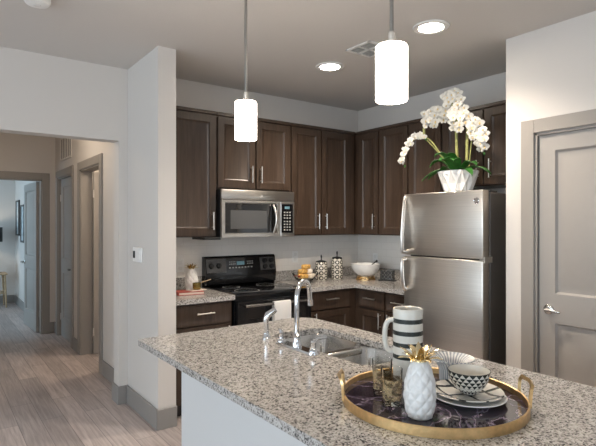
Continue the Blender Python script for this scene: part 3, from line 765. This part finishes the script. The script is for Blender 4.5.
for a, L, w, d, r in ((PI * .5, .27, .036, .06, .05), (PI * .62, .20, .04, .02, .12), (-PI * .5, .26, .034, .07, .06), (-PI * .6, .2, .035, .03, .09), (PI, .20, .045, .0, .11), (PI * .85, .17, .04, -.03, .14), (-PI * .85, .2, .04, .0, .10), (PI * .42, .2, .036, .04, .08), (PI * .74, .25, .034, .09, .05), (-PI * .68, .24, .034, .08, .05), (-PI * .95, .12, .04, -.07, .1)):
    leaf(a, L, w, d, r)
# stems: coordinates given as (x offset, world y, world z)
def W_(dx, y, z): return Vector((dx, y + 1.735 - .015 + .25 * min(0, dx), z - oz))
def curve(P, n=8):
    out = []; P = [P[0]] + P + [P[-1]]
    for i in range(1, len(P) - 2):
        for k in range(n):
            t = k / n; p0, p1, p2, p3 = P[i - 1:i + 3]
            out.append(.5 * ((2 * p1) + (-p0 + p2) * t + (2 * p0 - 5 * p1 + 4 * p2 - p3) * t * t + (-p0 + 3 * p1 - 3 * p2 + p3) * t ** 3))
    out.append(P[-2]); return out
stA = curve([W_(0, -1.70, 1.88), W_(-.02, -1.56, 2.06), W_(-.03, -1.46, 2.18), W_(-.04, -1.36, 2.22), W_(-.05, -1.25, 2.17), W_(-.05, -1.18, 2.03)])
stA2 = curve([W_(.02, -1.68, 1.88), W_(0, -1.54, 2.06), W_(-.02, -1.43, 2.18), W_(-.03, -1.40, 2.21)])
stB = curve([W_(0, -1.715, 1.88), W_(-.01, -1.71, 2.1), W_(-.02, -1.70, 2.35), W_(-.03, -1.64, 2.41), W_(-.04, -1.50, 2.40), W_(-.05, -1.42, 2.31), W_(-.05, -1.41, 2.23)])
stC = curve([W_(.01, -1.79, 1.88), W_(.0, -1.80, 2.1), W_(-.01, -1.805, 2.3), W_(-.02, -1.76, 2.42), W_(-.05, -1.70, 2.46), W_(-.09, -1.72, 2.38), W_(-.10, -1.76, 2.25)])
stD = curve([W_(.02, -1.80, 1.88), W_(.02, -1.82, 2.08), W_(.01, -1.85, 2.22), W_(-.03, -1.90, 2.25), W_(-.06, -1.94, 2.16), W_(-.06, -1.955, 2.05)])
for st, r in ((stA, .0055), (stA2, .005), (stB, .011), (stC, .011), (stD, .005)): MB().tube(st, r, 8).build('stem', stem_m, orc)
b = MB()
def petal(b, a, L, w, lift, mi=0):
    n = 4; c = Vector((0, 0, 0)); d = Vector((math.cos(a), math.sin(a), 0)); p = Vector((-math.sin(a), math.cos(a), 0))
    rows = []
    for i in range(n + 1):
        t = i / n; ww = w * (math.sin(PI * (t * .86 + .1))) ** .8 * .5; z = lift * math.sin(t * PI * .6)
        rows.append([b.bm.verts.new(d * L * t + p * ww * s + Vector((0, 0, z - .004 * (s * s)))) for s in (-1, 0, 1)])
    for A, B in zip(rows, rows[1:]):
        for i in range(2): b.bm.faces.new((A[i], A[i + 1], B[i + 1], B[i])).material_index = mi
for a in (PI / 2, PI * 1.5 - .62, PI * 1.5 + .62): petal(b, a, .044, .034, .008)
for a in (.18, PI - .18): petal(b, a, .05, .055, .012)
b.lathe([(0, .014), (.007, .010), (.009, .002), (.004, -.003)], 8, mi=1)
petal(b, PI * 1.5, .02, .02, .016, 1)
fl0 = b.build('flower', [petal_m, throat_m], orc, smooth=60); nfl = 0
def put(p, face, sc):
    global nfl
    o = fl0 if nfl == 0 else fl0.copy()
    if nfl: COL.objects.link(o); o.parent = orc
    nfl += 1; o.location = p; o.rotation_euler = face.to_track_quat('Z', 'Y').to_euler(); o.scale = (sc,) * 3
view = Vector((-.75, -.55, -.1))
def cluster(c, ry, rz, rx, n, sc=1):
    for i in range(n):
        a = i * 2.39996; r = math.sqrt((i + .5) / n); off = Vector((random.uniform(-rx, rx * .1) * (1.1 - .5 * r), ry * r * math.cos(a), rz * r * math.sin(a)))
        put(c + off, (view + Vector((random.uniform(-.4, .1), random.uniform(-.5, .5), random.uniform(-.5, .4))) + off.normalized() * .35).normalized(), sc * random.uniform(.85, 1.1))
cluster(W_(-.05, -1.525, 2.35), .12, .075, .07, 20, .74); cluster(W_(-.06, -1.71, 2.44), .085, .085, .06, 20, .74); cluster(W_(-.08, -1.77, 2.30), .085, .10, .06, 20, .74)
cluster(W_(-.05, -1.90, 2.21), .055, .08, .04, 11, .7); cluster(W_(-.06, -1.965, 2.12), .045, .085, .04, 11, .7)
for p in stA[20:41]: put(p + Vector((-.02, random.uniform(-.02, .02), random.uniform(-.015, .02))), (view + Vector((0, random.uniform(-.2, .7), random.uniform(-.3, .5)))).normalized(), random.uniform(.45, .68))
for st in (stA, stB, stD):
    for k in (0, -2): 
        o = MB().lathe([(0, -.012), (.007, -.004), (.008, .004), (0, .014)], 8).build('bud', leaf_m if k else petal_m, orc); o.location = st[-1] + Vector((0, .01 * k, -.02 + .012 * k))

# ------------------------------------------------------------ things on the tray
TX, TY = -2.622, -3.156; TR = .289
tr = thing('serving_tray', 'round gold-rimmed serving tray with a dark marbled base on the island', 'tray', (TX, TY, ZC + .0005))
MB().lathe([(0, .0), (TR - .006, .0), (TR - .006, .010), (0, .010)], 72).build('marbled_base', marble_m, tr)
MB().lathe([(TR - .005, 0), (TR, .0), (TR, .028), (TR - .002, .030), (TR - .006, .028), (TR - .007, .0101)], 72).build('rim', gold_m, tr)
def thandle(a0, spread, out):
    b = MB(); c = lambda a, r, z: (r * math.cos(a), r * math.sin(a), z)
    pts = [c(a0 - spread, TR, .012), c(a0 - spread, TR + .002, .05), c(a0 - spread, TR + .004, .068), c(a0 - spread * .85, TR + .007, .077), c(a0, TR + .012, .078), c(a0 + spread * .85, TR + .007, .077), c(a0 + spread, TR + .004, .068), c(a0 + spread, TR + .002, .05), c(a0 + spread, TR, .012)]
    b.tube(pts, .0062, 4, flat=1.3); b.build('handle', gold_m, tr)
aR = math.atan2(-.19, .20); 
thandle(aR + .0, .19, 0); thandle(aR + PI + .04, .19, 0)
TZ = ZC + .011
def pineapple(x, y, z, H_, r, hc, crown_m, label, rz=0, mat=matte_white_m):
    t = thing('ceramic_pineapple', label, 'ornament', (x, y, z), rz)
    # diamond-relief body
    b = MB(); nz, na = 56, 96; prof = []
    for k in range(nz + 1):
        u = k / nz; rr = r * (math.sin(PI * (.14 + .80 * u)) ** .42) * (1 - .10 * u); prof.append((rr, H_ * u))
    rows = []
    for k, (rr, zz) in enumerate(prof):
        row = []
        for i in range(na):
            a = 2 * PI * i / na; u_ = k / nz; e = 1 + .12 * (min(abs(math.sin(4.0 * a + u_ * PI * 4)), abs(math.sin(4.0 * a - u_ * PI * 4))) ** .6 if 0 < k < nz else 0)
            row.append(b.bm.verts.new((rr * e * math.cos(a), rr * e * math.sin(a), zz)))
        rows.append(row)
    for A, B in zip(rows, rows[1:]):
        for i in range(na): j = (i + 1) % na; b.bm.faces.new((A[i], A[j], B[j], B[i]))
    b.bm.faces.new(rows[0][::-1]); b.bm.faces.new(rows[-1]); b.build('body', mat, t, smooth=50)
    b = MB(); 
    for (cnt, L, tiltv, w) in ((7, hc * .85, 1.15, .36), (7, hc * .9, .7, .34), (4, hc * .9, .28, .32)):
        for i in range(cnt):
            a = 2 * PI * i / cnt + tiltv * 3; d = Vector((math.cos(a), math.sin(a), 0)); p = Vector((-math.sin(a), math.cos(a), 0)); rws = []
            for k in range(5):
                u = k / 4; ang = tiltv * (.5 + .9 * u); c = Vector((0, 0, H_ - .004)) + d * (r * .28 + L * u * math.sin(ang)) + Vector((0, 0, L * u * math.cos(ang * .8)))
                ww = L * w * (1 - u) ** .42 * (.8 + .4 * u) * .7; rws.append([b.bm.verts.new(c + p * ww), b.bm.verts.new(c - d * ww * .3), b.bm.verts.new(c - p * ww)])
            for A, B in zip(rws, rws[1:]):
                for q in range(2): b.bm.faces.new((A[q], A[q + 1], B[q + 1], B[q]))
    b.lathe([(r * .45, H_ - .006), (r * .4, H_ + .01), (0, H_ + .02)], 16)
    o = b.build('crown', crown_m, t, smooth=50, weld=False); s_ = o.modifiers.new('thickness', 'SOLIDIFY'); s_.thickness = .0016
    o['label'] = 'golden leafy crown'
    return t
pineapple(-2.776, -3.236, TZ, .163, .0445, .062, palegold_m, 'white ceramic pineapple with a gold crown at the front of the tray')
# glasses
def tumbler(x, y, label, rz):
    t = thing('drinking_glass', label, 'glass', (x, y, TZ), rz, 'glasses on the tray')
    MB().lathe([(0, .0), (.027, .0), (.0285, .003), (.0335, .112), (.0325, .113), (.031, .112), (.0262, .014), (0, .012)], 36).build('glass_body', glass_m, t)
    MB().lathe([(.0292, .018), (.0325, .082), (.0328, .082), (.0295, .018)], 36).build('gold_pattern', goldglass_m, t)
    b = MB()
    for z in (.008, .016, .024): b.lathe([(.0288, z - .002), (.0305, z), (.0288 + .0003, z + .002)], 36)
    b.build('ribbed_foot', glass_m, t)
tumbler(-2.768, -3.118, 'clear tumbler with gold pattern, the nearer of the two on the tray beside the pineapple', 0)
tumbler(-2.716, -3.026, 'clear tumbler with gold pattern, the farther of the two, left of the striped pitcher', 1)
# striped pitcher
pt = thing('striped_pitcher', 'tall cream pitcher with black stripes and a side handle on the tray', 'pitcher', (-2.524, -2.968, TZ))
PR = .0535; zs = [0, .004, .034, .050, .077, .093, .120, .136, .162, .178, .205, .221, .252]
prof = [(0, 0)] + [(PR * (.96 if z < .002 else 1), z) for z in zs] + [(PR - .002, .256), (PR - .006, .252), (PR - .006, .20), (PR - .006, .02), (0, .015)]
mis = [0, 0, 0, 0, 0, 1, 0, 1, 0, 1, 0, 1, 0, 0, 0, 0, 0, 0]
MB().lathe(prof, 48, mis=mis).build('pitcher_body', [cream_m, inkb_m], pt)
u = Vector((-.70, .60, 0)).normalized(); hp = []
for i in range(13):
    a = PI * i / 12; hp.append(u * (PR - .004 + .034 * math.sin(a) ** .5) + Vector((0, 0, .155 + .058 * math.cos(a))))
MB().tube(hp, .0085, 12, flat=1.1).build('handle', cream_m, pt)
# plates
def plate(x, y, z, r, label, m):
    t = tag(MB().lathe([(0, 0), (r * .55, 0), (r * .6, .003), (r * .97, .013), (r, .016), (r * .985, .018), (r * .93, .0165), (r * .6, .007), (0, .006)], 64, mis=None).build('dinner_plate', m, loc=(x, y, z)), label, 'plate', 'plates on the tray')
    return t
px, py = -2.538, -3.231
plate(px, py, TZ, .118, 'cream plate, lower of the two stacked on the tray', ceramic_m)
plate(px + .002, py + .004, TZ + .0125, .112, 'cream plate with black brushed stripes, upper of the two stacked on the tray', plate_m)
# triangle bowl
zb = TZ + .0125 + .0075
tb = thing('triangle_bowl', 'small bowl patterned with black and white triangles on the stacked plates', 'bowl', (px + .0, py - .004, zb))
b = MB(); nA = 20; rowsp = []
for k in range(7):
    u = k / 6; rr = .026 + .040 * math.sin(u * PI / 2) ** .85; zz = .004 + .070 * u; rowsp.append((rr, zz))
rows = [[b.bm.verts.new((rr * math.cos(2 * PI * (i + .5 * (k % 2)) / nA), rr * math.sin(2 * PI * (i + .5 * (k % 2)) / nA), zz)) for i in range(nA)] for k, (rr, zz) in enumerate(rowsp)]
for k in range(6):
    A, B = rows[k], rows[k + 1]
    for i in range(nA):
        j = (i + 1) % nA
        if k % 2 == 0: b.bm.faces.new((A[i], A[j], B[i])).material_index = 0; b.bm.faces.new((A[j], B[j], B[i])).material_index = 1
        else: b.bm.faces.new((A[i], A[j], B[j])).material_index = 0; b.bm.faces.new((A[i], B[j], B[i])).material_index = 1
b.bm.faces.new(rows[0][::-1])
b.lathe([(.066, .074), (.0665, .0755), (.064, .0758)], 52, mi=1); b.lathe([(.064, .0758), (.058, .05), (.045, .022), (.024, .009), (0, .008)], 52, mi=0)
b.lathe([(.022, .004), (.023, 0), (.018, 0), (0, .003)], 32, mi=1)
b.build('bowl_body', [cream_m, inkb_m], tb, smooth=0)
# ribbed bowl behind
b = MB(); nR = 68; stripe = plain('blue_grey_stripe', (.28, .31, .34), .3)
wob = lambda a, z: 1 + .018 * math.cos(a * nR / 2)
b.lathe([(0, 0), (.040, 0), (.042, .006), (.043, .045), (.056, .068), (.080, .082), (.079, .0845), (.054, .072), (.038, .045), (.034, .012), (0, .010)], nR * 2, wob=wob)
for f in b.bm.faces:
    c = f.calc_center_median(); a = math.atan2(c.y, c.x) % (2 * PI)
    if math.hypot(c.x, c.y) > .02 and int(a / (2 * PI) * nR) % 2: f.material_index = 1
rb = b.build('ribbed_bowl', [ceramic_m, stripe], loc=(-2.420, -3.080, TZ)); tag(rb, 'flared bowl with thin blue-grey ribs behind the triangle-patterned bowl', 'bowl')

# ------------------------------------------------------------ things on the back counters
pineapple(-2.135, -.215, ZC + .001, .190, .054, .06, palegold_m, 'white ceramic pineapple jar on the counter left of the stove')
bk = thing('stacked_book', 'red and cream hardback book lying on the counter left of the stove', 'book', (-2.215, -.36, ZC + .001), math.radians(-8))
MB().box(-.11, .10, -.075, .075, 0, .004).build('back_cover', red_m, bk); MB().box(-.105, .098, -.072, .072, .004, .020).build('pages', paper_m, bk); MB().box(-.11, .10, -.075, .075, .020, .024).build('front_cover', red_m, bk); MB().box(-.113, -.108, -.075, .075, 0, .024).build('spine', red_m, bk)
bk2 = thing('folded_card', 'pale open booklet lying on top of the red book', 'booklet', (-2.16, -.36, ZC + .0255), math.radians(10))
MB().box(-.07, .07, -.05, .05, 0, .006).build('pages', paper_m, bk2)
cp_ = thing('small_cup', 'small olive gold cup standing on the booklet beside the stove', 'cup', (-2.155, -.365, ZC + .032))
MB().lathe([(0, 0), (.030, 0), (.033, .01), (.034, .055), (.031, .055), (.029, .008), (0, .006)], 28).build('cup_body', olive_m, cp_)
tag(MB().tube([(-2.16, -.365, ZC + .045), (-2.11, -.36, ZC + .088), (-2.02, -.35, ZC + .105)], [.006, .003, .004], 8).build('spoon', wood_light_m), 'light spoon leaning in the small olive cup', 'spoon')

# glass pedestal bowl of pastries
gb = thing('glass_bowl', 'clear glass bowl filled with pastries on the counter right of the stove', 'bowl', (-.965, -.28, ZC + .001))
MB().lathe([(0, 0), (.052, 0), (.056, .006), (.10, .036), (.126, .076), (.131, .090), (.127, .0905), (.121, .078), (.095, .042), (.05, .013), (0, .011)], 40).build('glass_body', glass_m, gb)
for i, (dx, dy, dz, m) in enumerate(((-.050, -.032, .066, 0), (.048, -.036, .066, 1), (.0, .050, .066, 0), (-.040, -.012, .112, 0), (.046, .006, .112, 1), (0, -.01, .156, 2))):
    nm, mm = (('pastry', pastry_m), ('pastry', cream_food_m), ('pastry', pastry_m))[m]
    o = MB().box(-.044, .044, -.032, .032, -.021, .021, bev=.012, seg=3).build(nm, mm, loc=(-.965 + dx, -.28 + dy, ZC + dz), rz=(0, .3, .1, .2, 1.2, .4)[i])
    tag(o, ['golden pastry piled in the glass bowl right of the stove', 'cream-topped pastry in the glass bowl right of the stove'][m == 1], 'pastry', ['golden pastries in the glass bowl', 'cream-topped pastries in the glass bowl'][m == 1])
for dx, dy in ((-.10, .03), (.105, -.015), (-.10, -.03)):
    tag(MB().lathe([(0, -.012), (.010, -.007), (.0125, 0), (.010, .008), (0, .012)], 12).build('berry', berry_m, loc=(-.965 + dx, -.28 + dy, ZC + .068)), 'dark red berry at the edge of the glass pastry bowl', 'berry', 'berries in the glass bowl')
# canisters
def canister(x, y, r, h, label):
    t = thing('patterned_canister', label, 'canister', (x, y, ZC + .001))
    MB().lathe([(0, 0), (r * .9, 0), (r, .01), (r, h * .86), (r * .93, h * .93), (r * .82, h * .96), (0, h * .96)], 36).build('canister_body', canister_m, t)
    l = MB().lathe([(r * .86, h * .945), (r * .90, h * .975), (r * .80, h), (.012, h + .008), (0, h + .008)], 36).build('lid', blackp_m, t)
    MB().lathe([(.005, h + .007), (.006, h + .03), (.009, h + .045), (.005, h + .062), (0, h + .066)], 16).build('knob', blackp_m, l)
canister(-.712, -.215, .062, .195, 'shorter patterned canister with a black lid, left of the pair by the corner')
canister(-.50, -.215, .060, .225, 'taller patterned canister with a black lid, right of the pair by the corner')
# white bowl on gold stand
wx, wy = -.305, -.44
ws = thing('bowl_stand', 'openwork gold stand under the big white bowl', 'stand', (wx, wy, ZC + .001))
b = MB()
for k in range(12):
    a = 2 * PI * k / 12; a2 = a + PI / 12; a3 = a + PI / 6
    b.tube([(.095 * math.cos(a), .095 * math.sin(a), .003), (.085 * math.cos(a2), .085 * math.sin(a2), .03), (.095 * math.cos(a3), .095 * math.sin(a3), .003)], .004, 6)
b.build('arches', gold_m, ws)
MB().lathe([(.078, .028), (.092, .028), (.092, .036), (.078, .036), (.078, .028)], 36).build('ring', gold_m, ws)
MB().lathe([(.088, 0), (.102, 0), (.102, .006), (.088, .006), (.088, 0)], 36).build('foot_ring', gold_m, ws)
wb = tag(MB().lathe([(0, .0), (.055, .0), (.085, .012), (.12, .042), (.145, .085), (.152, .125), (.146, .126), (.138, .088), (.112, .048), (.075, .02), (0, .010)], 48).build('serving_bowl', ceramic_m, loc=(wx, wy, ZC + .0385)), 'big white serving bowl on a gold stand near the corner', 'bowl')
sv = tag(MB().tube([(wx - .01, wy + .03, ZC + .07), (wx + .02, wy - .06, ZC + .15), (wx + .03, wy - .12, ZC + .195)], [.004, .004, .005], 8).build('serving_spoon', blackp_m), 'black-handled serving spoon resting in the big white bowl', 'spoon')
MB().lathe([(0, -.014), (.009, -.008), (.011, 0), (.008, .01), (0, .014)], 12, c=(wx + .032, wy - .128, ZC + .198)).build('handle_tip', blackp_m, sv)
nb = thing('patterned_box', 'dark patterned box standing beside the big white bowl', 'box', (-.20, -.645, ZC + .001), math.radians(-70))
MB().box(-.07, .07, -.03, .03, .008, .105, bev=.004).build('box_body', zig_m, nb); MB().box(-.085, .085, -.04, .04, 0, .008, bev=.002).build('base', blackp_m, nb)

# ------------------------------------------------------------ bedroom beyond the hall
def picture(y0, y1, z0, z1, label):
    t = thing('framed_picture', label, 'picture', (-2.65, (y0 + y1) / 2, (z0 + z1) / 2), -PI / 2, 'framed pictures in the bedroom')
    w, h = (y1 - y0) / 2, (z1 - z0) / 2; b = MB()
    for q_ in ((-w, w, h - .03, h), (-w, w, -h, -h + .03), (-w, -w + .03, -h, h), (w - .03, w, -h, h)): b.box(q_[0], q_[1], -.025, 0, q_[2], q_[3])
    b.build('frame', blackp_m, t); MB().box(-w + .03, w - .03, -.01, -.001, -h + .03, h - .03).build('print', art_m, t)
picture(5.98, 6.38, 1.28, 1.92, 'black-framed picture on the bedroom wall, the farther of two'); picture(5.36, 5.76, 1.17, 1.82, 'black-framed picture on the bedroom wall, the one nearer the open door')
outlet((-2.65, 5.35, .55), -PI / 2, 'white outlet low on the bedroom wall beside the open door')
ns = thing('nightstand', 'light wooden nightstand at the left edge, beyond the bedroom door', 'nightstand', (-3.085, 6.24, 0))
MB().box(-.25, .25, -.2, .2, .58, .61, bev=.004).build('table_top', wood_light_m, ns)
for sx in (-1, 1):
    for sy in (-1, 1): MB().tube([(sx * .21, sy * .16, .58), (sx * .23, sy * .18, 0)], [.018, .014], 8).build('leg', wood_light_m, ns)
MB().box(-.22, .22, -.17, .17, .25, .27).build('shelf', wood_light_m, ns)
tl = thing('table_lamp', 'table lamp with a black shade standing on the bedroom nightstand', 'lamp', (-3.085, 6.24, .611))
MB().lathe([(0, 0), (.12, 0), (.14, .02), (.145, .14), (.09, .20), (.02, .26), (.015, .56), (0, .56)], 28).build('lamp_base', blackp_m, tl)
MB().lathe([(.19, .56), (.19, .82), (.186, .82), (.186, .56)], 32).build('lamp_shade', blackp_m, tl)
l = bpy.data.lights.new('table_lamp_bulb', 'POINT'); l.energy = 5; l.color = (1, .85, .68); l.shadow_soft_size = .04
o = bpy.data.objects.new('table_lamp_bulb', l); COL.objects.link(o); o.location = (-3.085, 6.24, 1.33)
